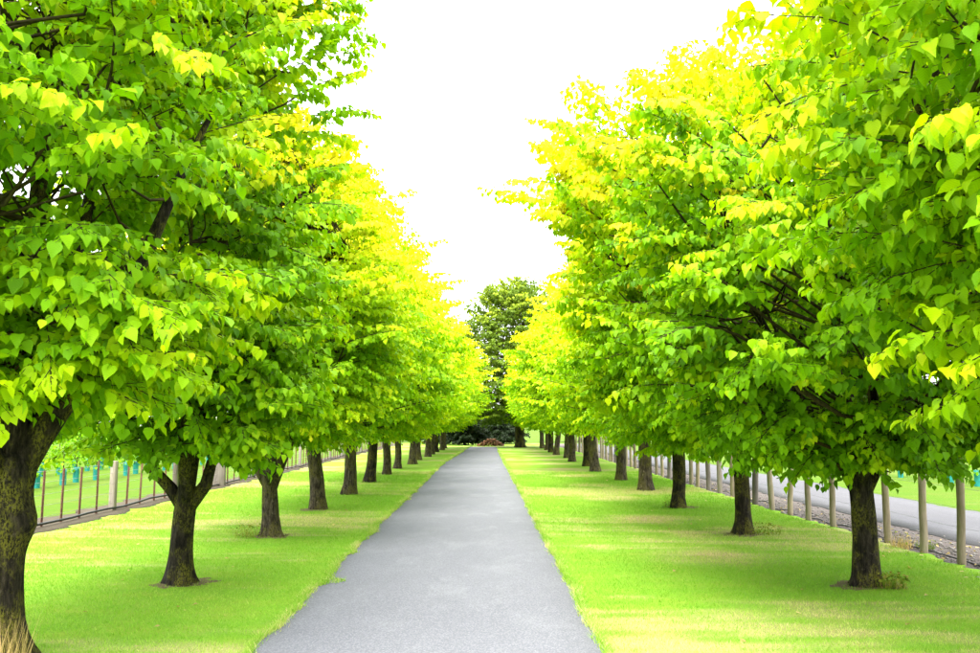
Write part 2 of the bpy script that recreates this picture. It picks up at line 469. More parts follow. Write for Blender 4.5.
def build_tree(seed, H, R, base_h, fork_h, tr, n_bough, hi, lean=(0, 0), limbs=None, leaf=0.108, yellow=0.5,
               mat=None, bark=None, off=(0, 0), extra=None, fine_trunk=False, lat_gap=0.080, leaf_gap=0.046, prof=None, bough_len=1.0, burl=None):
    """returns dict of meshes (trunk, limbs list, twigs, crown) and the raw leaf arrays, all around the origin"""
    r = np.random.RandomState(seed)
    mat = mat or M_LEAF; bark = bark or M_BARK
    PR = prof or PROF_R
    # ---- trunk
    ph = r.uniform(0, 6.28, 4)
    def wob(s, th, pts):
        z = pts[:, 2][:, None]
        fl = np.exp(-np.clip(z, 0, 9) / (0.13 if burl is None else 0.22))
        w = 1 + fl * (0.50 + 0.22 * np.cos(3 * th + ph[0]) + 0.16 * np.cos(5 * th + ph[1]))
        w = w + 0.05 * np.cos(2 * th + ph[2] + 2 * z) + 0.035 * np.sin(7 * th + 5 * z + ph[3]) + 0.02 * np.sin(11 * th - 9 * z)
        if burl is not None:
            w = w + burl[2] * np.exp(-((z - burl[0]) / 0.13) ** 2) * np.clip(np.cos(th - burl[1]), 0, 1) ** 3
        return w
    nz = 26 if fine_trunk else 10
    zt = np.linspace(-0.10, fork_h + 0.18, nz)
    q = np.clip(zt / fork_h, 0, 1.3)
    cx = lean[0] * q + 0.02 * np.sin(3 * zt + ph[0]); cy = lean[1] * q + 0.02 * np.sin(2.6 * zt + ph[1])
    rad = tr * (1.06 - 0.16 * q + 0.12 * np.clip(q - 0.75, 0, 1))
    rad[-1] *= 0.55; rad[-2] *= 0.9
    tb = Tubes()
    tb.add(np.stack([cx, cy, zt], 1), rad, 28 if fine_trunk else 12, wob)
    trunk = tb.mesh('trunk', bark)
    fork = np.array([lean[0], lean[1], fork_h])
    # ---- limbs
    if limbs is None:
        n = r.randint(4, 6)
        a0 = r.uniform(0, 6.28)
        limbs = [(math.degrees(a0) + 360 / n * k + r.uniform(-18, 18), r.uniform(52, 68), 1.0) for k in range(n)] + [(r.uniform(0, 360), 84, 1.0)]
    limb_pts, limb_meshes = [], []
    for az, el, ls in limbs:
        az, el = math.radians(az), math.radians(el)
        d0 = np.array([math.cos(az) * math.cos(el), math.sin(az) * math.cos(el), math.sin(el)])
        top = fork_h + (H - fork_h) * (0.80 if el > 1.3 else r.uniform(0.55, 0.72)) * ls
        Ln = (top - fork_h) / math.sin(el)
        for _ in range(30):
            e_ = np.array([d0[0], d0[1]]) * Ln * 0.85
            zz_ = fork_h + Ln * math.sin(el) * 1.1
            tt_ = np.clip((zz_ - base_h) / (H - base_h), 0, 1)
            if zz_ < H * 0.86 and np.hypot(*e_) < 0.62 * R * np.interp(tt_, PROF_T, PR): break
            Ln *= 0.94
        d1 = nrm(d0 + np.array([0, 0, 0.55]))
        s = np.linspace(0, 1, 9)
        P0 = fork - np.array([0, 0, 0.10]) + d0 * 0.02
        pts = bez(P0, P0 + d0 * Ln * 0.5, P0 + d0 * Ln * 0.5 + d1 * Ln * 0.5, s)
        pts[1:] += r.normal(0, 0.03, (8, 3)) * np.array([1, 1, 0.3])
        rr = tr * np.interp(s, [0, .12, .4, 1], [.66, .56, .36, .09]) * (1.0 if el < 1.3 else 0.85)
        t2 = Tubes(); t2.add(pts, rr, 10 if fine_trunk else 7)
        limb_meshes.append(t2.mesh('limb', bark))
        limb_pts.append((pts, rr))
    # ---- boughs
    N = n_bough
    C = int(N * 1.7)
    t = r.beta(1.15, 1.25, C)
    az = (np.arange(C) * 2.399963 + r.uniform(-0.5, 0.5, C)) % (2 * math.pi)
    cq = np.stack([R * np.cos(az), R * np.sin(az), (H - base_h) * t * 1.5], 1)      # branches come in tiers with gaps between
    kp = np.sort(np.argsort(-(vnoise(cq, seed, 0.9) + 0.6 * vnoise(cq, seed + 1, 2.0) + r.normal(0, 0.22, C)))[:N])
    t, az = t[kp], az[kp]
    inner = r.uniform(0, 1, N) < 0.32
    rf = np.where(inner, r.uniform(0.35, 0.72, N), r.uniform(0.84, 1.10, N))
    # lumpy envelope
    lump = 1 + 0.10 * np.sin(3 * az + ph[0] + 4 * t) + 0.08 * np.sin(5 * az + ph[1] - 7 * t)
    rad = R * np.interp(t, PROF_T, PR) * rf * lump
    z = base_h + (H - base_h) * t
    el0 = np.radians(np.interp(t, [0, .12, .35, .7, .9, 1], [-6, 10, 24, 40, 58, 78]) + r.normal(0, 8, N))
    out = np.stack([np.cos(az), np.sin(az), 0 * az], 1)
    up = np.array([0, 0, 1.0])
    drop = np.radians(r.uniform(12, 50, N))
    d0 = nrm(out * np.cos(el0)[:, None] + up * np.sin(el0)[:, None])
    d1 = nrm(out * np.cos(el0 - drop)[:, None] + up * np.sin(el0 - drop)[:, None])
    twist = r.normal(0, 0.30, N)
    sw = np.stack([-np.sin(az), np.cos(az), 0 * az], 1)
    d1 = nrm(d1 + sw * twist[:, None])
    BL = bough_len * r.uniform(0.95, 1.55, N) * np.where(inner, 0.85, 1.0)
    if extra is not None:                      # longer shoots that stick out of the outline: (azimuth deg, height, reach, length)
        for i, (ea, ez, er, elen) in enumerate(extra):
            ea = math.radians(ea)
            az[i] = ea; z[i] = ez; rad[i] = er; BL[i] = elen; inner[i] = False
            o_ = np.array([math.cos(ea), math.sin(ea), 0])
            out[i] = o_; d0[i] = nrm(o_ + up * 0.30); d1[i] = nrm(o_ + up * 0.10)
    tip = out * rad[:, None] + up * z[:, None] + np.array([off[0] + lean[0], off[1] + lean[1], 0])
    P0 = tip - (d0 + d1) * (BL / 2)[:, None]
    P1 = P0 + d0 * (BL / 2)[:, None]
    P2 = tip
    vig = np.clip(r.normal(0.50, 0.48, N), 0.0, 1.5)
    boff = r.uniform(-0.06, 0.16, N)
    roll = r.normal(0, 0.28, N)
    # ---- laterals
    M = int(1.75 / lat_gap)
    j = np.arange(M)
    sj = 0.16 + (j[None, :] + r.uniform(-0.3, 0.3, (N, M))) * lat_gap / BL[:, None]
    ok = sj < 0.97
    sj = np.clip(sj, 0, 1)
    LB = bez(P0[:, None, :], P1[:, None, :], P2[:, None, :], sj)
    LT = bez_t(P0[:, None, :], P1[:, None, :], P2[:, None, :], sj)
    S = nrm(np.cross(LT, np.broadcast_to(up, LT.shape)))
    Nn = nrm(np.cross(S, LT))
    c_, s_ = np.cos(roll)[:, None, None], np.sin(roll)[:, None, None]
    S, Nn = S * c_ + Nn * s_, Nn * c_ - S * s_
    sg = np.where(j % 2 == 0, 1.0, -1.0)[None, :]
    al = np.radians(np.interp(sj, [0, 1], [62, 34]) + r.normal(0, 8, (N, M)))
    LD = nrm(LT * np.cos(al)[..., None] + S * (np.sin(al) * sg)[..., None] + Nn * r.normal(0.02, 0.16, (N, M))[..., None])
    LL = bough_len * np.interp(sj, [0, .25, .6, 1], [.34, .46, .36, .13]) * r.uniform(0.65, 1.25, (N, M))
    # the end of the bough itself carries leaves: a lateral straight on
    sE = np.full((N, 1), 0.80)
    LB = np.concatenate([LB, bez(P0[:, None, :], P1[:, None, :], P2[:, None, :], sE)], 1)
    LTe = bez_t(P0[:, None, :], P1[:, None, :], P2[:, None, :], sE)
    Se = nrm(np.cross(LTe, np.broadcast_to(up, LTe.shape)))
    LD = np.concatenate([LD, LTe], 1)
    Nn = np.concatenate([Nn, nrm(np.cross(Se, LTe))], 1)
    LL = np.concatenate([LL, (BL * 0.24)[:, None]], 1)
    sj = np.concatenate([sj, np.full((N, 1), 0.95)], 1)
    ok = np.concatenate([ok, np.ones((N, 1), bool)], 1)
    bi = np.repeat(np.arange(N)[:, None], M + 1, 1)
    LB, LD, Nn, LL, sj, bi = LB[ok], LD[ok], Nn[ok], LL[ok], sj[ok], bi[ok]
    n2 = len(LL)
    # ---- leaves
    K = int(0.75 * bough_len / leaf_gap) + 1
    k = np.arange(K)
    nk = np.maximum(2, np.ceil(LL / leaf_gap)).astype(int)
    okk = k[None, :] < nk[:, None]
    u = np.clip((k[None, :] + 0.75 + r.uniform(-0.3, 0.3, (n2, K))) / nk[:, None], 0, 1)
    sag = 0.16 * LL
    Pp = LB[:, None, :] + LD[:, None, :] * (LL[:, None] * u)[..., None] - up * (sag[:, None] * u ** 2)[..., None]
    Sl = nrm(np.cross(LD, Nn))
    ss = np.where(k % 2 == 0, 1.0, -1.0)[None, :] * np.where(u > 0.93, 0.15, 1.0)
    Y = LD[:, None, :] * r.uniform(0.35, 0.8, (n2, K))[..., None] + Sl[:, None, :] * (0.62 * ss)[..., None] - up * r.uniform(0.4, 1.8, (n2, K))[..., None] + r.normal(0, 0.36, (n2, K, 3))
    Y = nrm(Y)
    Zr = Nn[:, None, :] + 0.35 * up + r.normal(0, 0.42, (n2, K, 3)) + 0.25 * out[bi][:, None, :]
    Z = nrm(Zr - Y * np.sum(Zr * Y, -1, keepdims=True))
    X = np.cross(Y, Z)
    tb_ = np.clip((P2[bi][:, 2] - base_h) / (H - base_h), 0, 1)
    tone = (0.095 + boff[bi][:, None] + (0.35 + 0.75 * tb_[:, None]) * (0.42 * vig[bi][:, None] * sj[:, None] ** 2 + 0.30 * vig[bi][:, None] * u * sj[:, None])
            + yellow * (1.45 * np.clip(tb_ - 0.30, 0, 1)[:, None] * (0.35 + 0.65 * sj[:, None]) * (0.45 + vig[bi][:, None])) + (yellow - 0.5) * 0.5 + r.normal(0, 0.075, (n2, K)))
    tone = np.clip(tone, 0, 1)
    sz = leaf * r.uniform(0.55, 1.22, (n2, K)) * (1.0 - 0.30 * u * sj[:, None]) * np.where(inner[bi], 0.9, 1.0)[:, None]
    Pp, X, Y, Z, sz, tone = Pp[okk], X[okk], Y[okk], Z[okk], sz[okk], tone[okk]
    # keep the trunk and the fork clear
    # ---- twigs: boughs, their connections to the limbs, and the laterals
    tw = Tubes()
    for i in range(N):
        s = np.linspace(0, 1, 5)
        bp = bez(P0[i], P1[i], P2[i], s)
        best, bd = None, 1e9
        for pts, rr in limb_pts:
            tgt_z = P0[i][2] - 0.45 * np.hypot(P0[i][0] - pts[:, 0], P0[i][1] - pts[:, 1])
            dd = np.linalg.norm(pts - P0[i], axis=1) + 0.8 * np.abs(pts[:, 2] - tgt_z)
            a = int(np.argmin(dd[1:])) + 1
            if dd[a] < bd: bd, best = dd[a], pts[a]
        mid = (best + P0[i]) / 2 + np.array([0, 0, -0.05]) + r.normal(0, 0.04, 3)
        path = np.concatenate([[best, mid], bp])
        ln = np.linalg.norm(P0[i] - best)
        rb = 0.008 + 0.006 * min(ln, 2.2)
        tw.add(path, np.array([rb * 1.25, rb, rb * 0.8, rb * .62, rb * .45, rb * .3, 0.0025]), 5 if hi else 3, cap=False)
    if hi:
        for a in range(n2):
            tw.add([LB[a], LB[a] + LD[a] * LL[a] - up * sag[a]], [0.0036, 0.0015], 3, cap=False)
    twigs = tw.mesh('branches', M_TWIG)
    return dict(trunk=trunk, limbs=limb_meshes, twigs=twigs, leaves=(Pp, X, Y, Z, sz, tone), mat=mat, hi=hi)

ORD = ['nearest', 'second', 'third', 'fourth', 'fifth', 'sixth', 'seventh', 'eighth', 'ninth', 'tenth', 'eleventh', 'twelfth', 'thirteenth', 'fourteenth', 'fifteenth']

# single leaves (shared meshes in four tones) for the nearest trees
LEAF_ONE = []
for q, tn in enumerate([0.16, 0.36, 0.56, 0.82]):
    LEAF_ONE.append(leaf_mesh('leaf', np.zeros((1, 3)), np.array([[1., 0, 0]]), np.array([[0, 1., 0]]), np.array([[0, 0, 1.]]), np.ones(1), np.full(1, tn), M_LEAFV, 2))

def plant_tree(name, data, loc, rz, label, group, single=0):
    root = empty(name, loc, rz)
    tag(root, label, 'tree', group)
    link('trunk', data['trunk'], root)
    for lm in data['limbs']:
        link('limb', lm, root)
    link('branches', data['twigs'], root)
    P, X, Y, Z, S, T = data['leaves']
    keep = np.ones(len(P), bool)
    if single:
        # the leaves that show largest from the drive become parts of their own
        c, s = math.cos(rz), math.sin(rz)
        W = np.stack([P[:, 0] * c - P[:, 1] * s + loc[0], P[:, 0] * s + P[:, 1] * c + loc[1], P[:, 2]], 1)
        dv = W - np.array([0, 0, CAM_H]); d = np.linalg.norm(dv, axis=1)
        inframe = (np.abs(dv[:, 0] / np.maximum(dv[:, 1], .1)) < 0.52) & (dv[:, 2] / np.maximum(dv[:, 1], .1) < 0.46) & (dv[:, 1] > 0.5)
        Zw = np.stack([Z[:, 0] * c - Z[:, 1] * s, Z[:, 0] * s + Z[:, 1] * c, Z[:, 2]], 1)
        face = np.abs(np.sum(Zw * dv, 1) / d)
        score = np.where(inframe, S * (0.3 + face) / d, -1)
        idx = np.argsort(-score)[:single]
        idx = idx[score[idx] > 0]
        keep[idx] = False
        for i in idx:
            m = LEAF_ONE[int(np.argmin(np.abs(np.array([.16, .36, .56, .82]) - T[i])))]
            o = bpy.data.objects.new('leaf', m)
            o.matrix_basis = Matrix(((X[i][0] * S[i], Y[i][0] * S[i], Z[i][0] * S[i], P[i][0]), (X[i][1] * S[i], Y[i][1] * S[i], Z[i][1] * S[i], P[i][1]), (X[i][2] * S[i], Y[i][2] * S[i], Z[i][2] * S[i], P[i][2]), (0, 0, 0, 1)))
            COL.objects.link(o); o.parent = root
    if 'crown' not in data or single:
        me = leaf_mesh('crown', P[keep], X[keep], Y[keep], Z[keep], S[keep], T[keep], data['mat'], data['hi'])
        if not single: data['crown'] = me
    else:
        me = data['crown']
    cr = link('crown', me, root)
    if single: cr['kind'] = 'stuff'
    return root

def copy_tree(src, loc, rz, scale, label):
    r = src.copy(); COL.objects.link(r)
    r.location = loc; r.rotation_euler = (0, 0, rz); r.scale = scale
    r['label'] = label
    for ch in [c for c in src.children]:
        c = ch.copy(); COL.objects.link(c); c.parent = r
    return r

GL, GR = 'trees of the left avenue row', 'trees of the right avenue row'
WIDE = [.42, .70, .90, 1.02, 1.0, .78, .45, .10]
# --- the near trees, each its own shape
d = build_tree(101, 8.2, 2.25, 1.62, 1.34, 0.200, 500, True, lean=(0.05, 0.0), limbs=[(12, 60, 1.0), (150, 58, 1.0), (265, 60, .9), (80, 66, 1), (0, 86, 1)], yellow=0.76, mat=M_LEAFV, fine_trunk=True, burl=(1.02, -0.35, 0.5))
plant_tree('avenue_tree', d, (-3.50, 6.95, 0), 0, 'nearest tree of the left row, thick mossy trunk cut by the frame edge', GL, 300)
d = build_tree(102, 8.8, 1.72, 1.25, 0.88, 0.124, 490, True, prof=[.60, .90, 1, 1, .98, .85, .55, .1], lean=(0.02, 0.0), limbs=[(178, 56, 1.0), (115, 70, 1.0), (4, 58, 1.0), (285, 68, .9), (60, 80, 1)], yellow=0.58, mat=M_LEAFV, fine_trunk=True)
plant_tree('avenue_tree', d, (-3.20, 10.3, 0), 0, 'second tree of the left row, flared base and three limbs spreading from a low fork', GL, 300)
d = build_tree(103, 6.8, 2.35, 1.28, 0.80, 0.128, 520, False, lean=(-0.02, 0), limbs=[(176, 52, .9), (12, 66, 1.0), (90, 62, 1), (270, 64, 1)], yellow=0.80, bark=M_BARK2, fine_trunk=True)
plant_tree('avenue_tree', d, (-3.20, 14.55, 0), 0, 'third tree of the left row, trunk forking into a clear Y', GL, 0)
d = build_tree(104, 8.0, 2.45, 1.30, 1.25, 0.175, 520, 2, yellow=0.86, mat=M_LEAFV, fine_trunk=True, prof=WIDE)
plant_tree('avenue_tree', d, (4.10, 5.35, 0), 0, 'nearest tree of the right row, only its big-leaved crown reaching into the frame', GR, 300)
d = build_tree(105, 6.5, 2.80, 1.18, 1.02, 0.122, 500, True, lean=(0.0, 0), limbs=[(20, 55, 1.0), (160, 60, 1.0), (265, 62, 1), (80, 66, 1), (40, 82, 1)], yellow=0.58, mat=M_LEAFV, fine_trunk=True)
plant_tree('avenue_tree', d, (3.97, 10.1, 0), 0, 'second tree of the right row, straight dark trunk with yellow weeds at its foot', GR, 300)
d = build_tree(106, 7.4, 2.95, 1.25, 1.25, 0.122, 1000, False, yellow=0.74, fine_trunk=True, prof=[.42, .68, .88, 1.0, 1.05, 1.0, .75, .3], leaf=0.132,
               extra=[(178, 5.45, 3.95, 1.7), (190, 5.2, 3.7, 1.5), (170, 5.75, 3.6, 1.5), (184, 6.5, 3.2, 1.3), (200, 6.7, 3.0, 1.2)])
plant_tree('avenue_tree', d, (3.97, 14.8, 0), 0, 'third tree of the right row, broad golden-topped crown reaching out over the drive', GR, 0)

# --- the rest of both rows from four shapes
protos = []
for q, (sd, H, R, yl, bk, ln) in enumerate([(201, 7.2, 2.5, 0.76, M_BARK2, (-0.10, 0)), (202, 6.8, 2.45, 0.80, M_BARK2, (0.10, 0.05)), (203, 7.3, 2.6, 0.72, M_BARK, (0.02, -.05)), (204, 6.9, 2.5, 0.82, M_BARK2, (-.03, 0.04))]):
    protos.append(build_tree(sd, H, R, 1.22, 1.35, 0.140, 520, False, lean=ln, yellow=yl, bark=bk, extra=[(37 * i + 11 * q, 2.2 + 0.42 * i, R * (1.22 - 0.035 * i), 1.5) for i in range(10)], leaf=0.125, leaf_gap=0.066, lat_gap=0.095))
roots = {}
def row_tree(pi, loc, rz, sc, label, group):
    if pi not in roots:
        roots[pi] = plant_tree('avenue_tree', protos[pi], loc, rz, label, group)
        roots[pi].scale = sc
        return roots[pi]
    t = copy_tree(roots[pi], loc, rz, sc, label)
    t['group'] = group
    return t
rr = random.Random(5)
LEFT_NOTE = {3: ', pale trunk leaning slightly left', 4: ', dark trunk leaning right'}
for k in range(12):
    dd = 19.0 + 4.33 * k
    n = k + 3
    s = rr.uniform(0.86, 1.10)
    pi = [0, 1, 2, 3][k % 4] if k < 4 else rr.randrange(4)
    lab = '%s tree of the left row counting from the camera%s' % (ORD[n], LEFT_NOTE.get(n, ''))
    if k >= 5: s *= 1.18
    row_tree(pi, (L_ROW + 0.016 * max(0, dd - 25) + rr.uniform(-.12, .12), dd + rr.uniform(-.25, .25), 0), 0 if k < 2 else rr.uniform(0, 6.28), (s, s, s * rr.uniform(.94, 1.04)), lab, GL)
for k in range(11):
    dd = 19.5 + 4.74 * k
    n = k + 3
    s = rr.uniform(0.95, 1.20)
    pi = [2, 3, 1, 0][k % 4]
    lab = '%s tree of the right row counting from the camera' % ORD[n]
    row_tree(pi, (R_ROW + rr.uniform(-.12, .12), dd + rr.uniform(-.25, .25), 0), rr.uniform(0, 6.28), (s, s, s * rr.uniform(.94, 1.02)), lab, GR)

# --- the big dark tree at the far end
d = build_tree(301, 12.6, 4.9, 1.6, 2.2, 0.34, 900, False, yellow=0.45, mat=M_LEAF_DARK, leaf=0.26, leaf_gap=0.12, lat_gap=0.16, bough_len=1.4, prof=[.6, .85, 1, 1, .92, .72, .5, .15])
plant_tree('dark_tree', d, (2.6, 69.5, 0), 0.4, 'tall tree of duller, darker green rising above the far end of the right row', None)
# --- dark evergreen shrubs closing the avenue
hd = build_tree(302, 2.6, 2.0, 0.15, 0.5, 0.10, 300, False, yellow=0.2, mat=M_LEAF_HEDGE, leaf=0.20, leaf_gap=0.09, lat_gap=0.12, prof=[.9, 1, 1, .98, .9, .7, .4, .1])
h0 = plant_tree('evergreen_shrub', hd, (-1.5, 76.5, 0), 0, 'dark evergreen shrub closing the avenue, left of the drive', 'dark shrubs at the far end')
h0['category'] = 'shrub'
for x, y, lab in ((-3.6, 80.5, 'dark evergreen shrub behind the last trees of the left row'), (1.6, 82.0, 'dark evergreen shrub behind the log pile')):
    copy_tree(h0, (x, y, 0), x, (1.15, 1.1, 1.1), lab)
# --- far trees behind the avenue's end and the fields
for i, (x, y, s, lab) in enumerate([(-9.0, 96, 1.0, 'far tree behind the end of the left row'), (-2.5, 104, 0.95, 'far tree straight beyond the end of the drive'),
                                    (9.5, 94, 1.1, 'far tree behind the end of the right row')]):
    t = copy_tree(roots[i], (x, y, 0), i * 1.3, (1.3 * s, 1.3 * s, s), lab); t['group'] = 'far trees closing the view'
side = [(-21, 26), (-22.5, 31), (-20.5, 36.5), (-22, 43), (-21, 50), (-23, 58), (-21, 67), (-17, 76)]
for i, (x, y) in enumerate(side):
    t = copy_tree(roots[(i + 1) % 4], (x, y, 0), i * 2.1, (0.95, 0.95, 0.62), '%s tree of the hedge line beyond the left field, counting from the camera' % ORD[i])
    t['group'] = 'trees beyond the left field'
for i, (x, y) in enumerate([(24, 34), (25, 43), (23.5, 53), (24.5, 64), (18, 76)]):
    t = copy_tree(roots[(i + 2) % 4], (x, y, 0), i * 1.7, (1.0, 1.0, 0.62), '%s tree of the hedge line beyond the side road, counting from the camera' % ORD[i])
    t['group'] = 'trees beyond the side road'

# ================================================================== FENCES
def round_post(name, rad, h, mat, seed):
    r = np.random.RandomState(seed)
    tb = Tubes()
    z = np.array([-0.15, 0, 0.25 * h, 0.5 * h, 0.75 * h, h - 0.02, h])
    R = rad * (1 + r.normal(0, 0.025, 7)); R[-1] *= 0.82
    cx = np.cumsum(r.normal(0, 0.004, 7)); cy = np.cumsum(r.normal(0, 0.004, 7))
    cx -= cx[1]; cy -= cy[1]
    tb.add(np.stack([cx, cy, z], 1), R, 10)
    return tb.mesh(name, mat)
def square_post(name, w, h, mat):
    b = 0.012
    V, F = [], []
    pr = [(-w / 2 + b, -w / 2), (w / 2 - b, -w / 2), (w / 2, -w / 2 + b), (w / 2, w / 2 - b), (w / 2 - b, w / 2), (-w / 2 + b, w / 2), (-w / 2, w / 2 - b), (-w / 2, -w / 2 + b)]
    for z, s in ((-0.15, 1), (h - b, 1), (h, 0.88)):
        V += [(x * s, y * s, z) for x, y in pr]
    for lv in range(2):
        for i in range(8):
            F.append((lv * 8 + i, lv * 8 + (i + 1) % 8, lv * 8 + 8 + (i + 1) % 8, lv * 8 + 8 + i))
    c = len(V); V.append((0, 0, h))
    T = [(a, b_, c_) for a, b_, c_, d_ in F] + [(a, c_, d_) for a, b_, c_, d_ in F] + [(c, 16 + i, 16 + (i + 1) % 8) for i in range(8)]
    return mesh_np(name, V, T, mat)
def steel_standard(name, h):
    """Y section steel standard"""
    V, F = [], []
    for a in (90, 210, 330):
        a = math.radians(a)
        dx, dy = math.cos(a), math.sin(a)
        nx, ny = -dy * 0.003, dx * 0.003
        b = len(V)
        for z in (-0.15, h):
            V += [(-nx, -ny, z), (dx * 0.022 - nx, dy * 0.022 - ny, z), (dx * 0.022 + nx, dy * 0.022 + ny, z), (nx, ny, z)]
        for i in range(4):
            F.append((b + i, b + (i + 1) % 4, b + 4 + (i + 1) % 4, b + 4 + i))
        F.append((b + 4, b + 5, b + 6, b + 7))
    return mesh_np(name, V, F, M_RUST)

def wire_mesh(name, x, y0, y1, z, r, step, seed, wob=0.008, mat=None, sides=5):
    rg = np.random.RandomState(seed)
    ys = np.arange(y0, y1, step)
    pts = np.stack([x + rg.normal(0, wob, len(ys)), ys, z + rg.normal(0, wob, len(ys))], 1)
    tb = Tubes(); tb.add(pts, np.full(len(ys), r), sides)
    return tb.mesh(name, mat or M_WIRE)

r4 = random.Random(9)
fence_l = empty('wire_fence', (L_FENCE, 11.3, 0))
tag(fence_l, 'low wire fence with wooden posts and rusty steel standards left of the lawn', 'fence')
wp = [square_post('post', 0.115, 0.98, M_POSTG), round_post('post', 0.062, 1.0, M_POSTG, 3)]
sp = steel_standard('standard', 0.97)
y = 0.0; k = 0
while y < 66:
    if abs(y - 15.0) > 0.5:
        link('post', wp[0 if k % 3 else 1], fence_l, (r4.uniform(-.02, .02), y, 0), (r4.uniform(-.02, .02), r4.uniform(-.03, .03), r4.uniform(-.2, .2)))
    for j in range(1, 5):
        if y < 60:
            link('standard', sp, fence_l, (r4.uniform(-.02, .02), y + 0.755 * j + r4.uniform(-.06, .06), 0), (r4.uniform(-.02, .02), r4.uniform(-.03, .03), r4.uniform(0, 6)), (1, 1, r4.uniform(.96, 1.06)))
    y += 3.775; k += 1
for i, z in enumerate((0.18, 0.36, 0.55, 0.74, 0.92)):
    link('wire', wire_mesh('wire', 0.0, -4.0, 66.0, z, 0.0032, 1.6, 60 + i, 0.006), fence_l)
link('strainer_post', square_post('strainer_post', 0.34, 1.0, M_POSTG), fence_l, (0.0, 15.0, 0), (0, 0, 0.15))
hose = link('irrigation_hose', wire_mesh('irrigation_hose', L_FENCE + 0.06, 8.0, 60.0, 0.085, 0.022, 0.8, 77, 0.018, M_HOSE, 7))
tag(hose, 'black irrigation hose running along the foot of the left fence', 'hose')

fence_r = empty('post_fence', (R_FENCE, 10.5, 0))
tag(fence_r, 'fence of closely set round wooden posts between right lawn and side road', 'fence')
rp = [round_post('post', 0.055, 1.10, M_POST, 5), round_post('post', 0.050, 1.06, M_POST, 6), round_post('post', 0.062, 1.14, M_POSTG, 7)]
for k in range(52):
    link('post', rp[r4.choice([0, 1, 1, 0, 2])], fence_r, (r4.uniform(-.05, .05), k * 1.08 + r4.uniform(-.07, .07), 0), (r4.uniform(-.035, .035), r4.uniform(-.035, .035), r4.uniform(0, 6)))
for i, z in enumerate((0.22, 0.45, 0.68, 0.92)):
    link('wire', wire_mesh('wire', 0.06, -3.0, 55.5, z, 0.0022, 1.6, 90 + i, 0.006), fence_r)
hose2 = link('irrigation_hose', wire_mesh('irrigation_hose', R_FENCE + 0.12, 8.0, 40.0, 0.020, 0.009, 0.7, 79, 0.03, M_HOSE, 7))
tag(hose2, 'thin black hose lying along the foot of the right post fence', 'hose')

# ================================================================== YOUNG VINES IN TEAL TUBES
def grow_tube():
    V, F = [], []
    n = 10
    rg = np.random.RandomState(2)
    for z, r_ in ((0, 0.088), (0.16, 0.092), (0.32, 0.09), (0.46, 0.096), (0.46, 0.090), (0.30, 0.084)):
        for i in range(n):
            a = i * 2 * math.pi / n
            V.append((r_ * math.cos(a), r_ * math.sin(a), z))
    for lv in range(5):
        for i in range(n):
            F.append((lv * n + i, lv * n + (i + 1) % n, lv * n + n + (i + 1) % n, lv * n + n + i))
    return mesh_np('grow_tube', V, F, M_TEAL, True)
def small_plant(name, seed, n, h, w, leaf, mat, z0=0.35, tone=(0.2, 0.8)):
    r = np.random.RandomState(seed)
    u = r.uniform(0, 1, n)
    a = r.uniform(0, 6.28, n)
    rad = w * np.sqrt(r.uniform(0, 1, n)) * (0.6 + 0.6 * np.sin(math.pi * u))
    P = np.stack([rad * np.cos(a), rad * np.sin(a), z0 + (h - z0) * u], 1)
    Y = nrm(np.stack([np.cos(a), np.sin(a), r.uniform(-1.0, 0.3, n)], 1) + r.normal(0, 0.3, (n, 3)))
    Zr = np.array([0, 0, 1.0]) + r.normal(0, 0.4, (n, 3))
    Z = nrm(Zr - Y * np.sum(Zr * Y, 1, keepdims=True))
    return leaf_mesh(name, P, np.cross(Y, Z), Y, Z, leaf * r.uniform(0.6, 1.2, n), r.uniform(tone[0], tone[1], n), mat, False)
def vine_stake(h):
    tb = Tubes(); tb.add([(0.02, 0, -0.1), (0, 0.01, h * .5), (0.01, 0, h)], [0.016, 0.015, 0.013], 6)
    return tb.mesh('stem', M_TWIG)
tube_m, stem_m = grow_tube(), vine_stake(1.25)
fol = [small_plant('foliage', 400 + i, 150, 1.5, 0.30, 0.13, M_LEAF, tone=(0.0, 0.3)) for i in range(3)]
vr = random.Random(3)
def vine(x, y, label, group):
    v = empty('young_vine', (x, y, -0.05), vr.uniform(0, 6.28))
    tag(v, label, 'vine', group)
    link('grow_tube', tube_m, v)
    link('stem', stem_m, v)
    link('foliage', vr.choice(fol), v)
for rx, y0, y1 in ((-12.2, 21.5, 46), (-14.8, 26, 50)):
    y = y0
    while y < y1:
        vine(rx + vr.uniform(-.12, .12), y + vr.uniform(-.1, .1), 'young vine in a teal grow tube in the field beyond the left fence', 'young vines beyond the left fence')
        y += 1.25
y = 21.0
while y < 44:
    vine(13.8 + vr.uniform(-.15, .15), y, 'young vine in a teal grow tube in the field beyond the side road', 'young vines beyond the side road')
    y += 1.5

# ================================================================== THE FAR END: log pile, white post
pile = empty('log_pile', (0.55, 74.0, 0)); pile.scale = (0.8, 0.8, 0.8)
tag(pile, 'low pile of reddish cut logs where the drive ends', 'log pile')
lg = Tubes(); lg.add([(0, -0.42, 0), (0.01, 0, 0.004), (0, 0.42, 0)], [0.095, 0.10, 0.092], 9)
log_m = lg.mesh('log', M_LOG)
pr_ = random.Random(8)
row = 0; z = 0.11; width = 13
while width > 3:
    for i in range(width):
        x = (i - (width - 1) / 2) * 0.20
        link('log', log_m, pile, (x + pr_.uniform(-.02, .02), pr_.uniform(-.15, .15), z + pr_.uniform(-.01, .01)), (pr_.uniform(-.08, .08), pr_.uniform(0, 6), pr_.uniform(-.3, .3)), (pr_.uniform(.8, 1.1),) * 3)
    z += 0.17; width -= 3
wpost = link('white_post', square_post('white_post', 0.16, 1.5, M_WHITE), None, (-3.55, 72.5, 0))
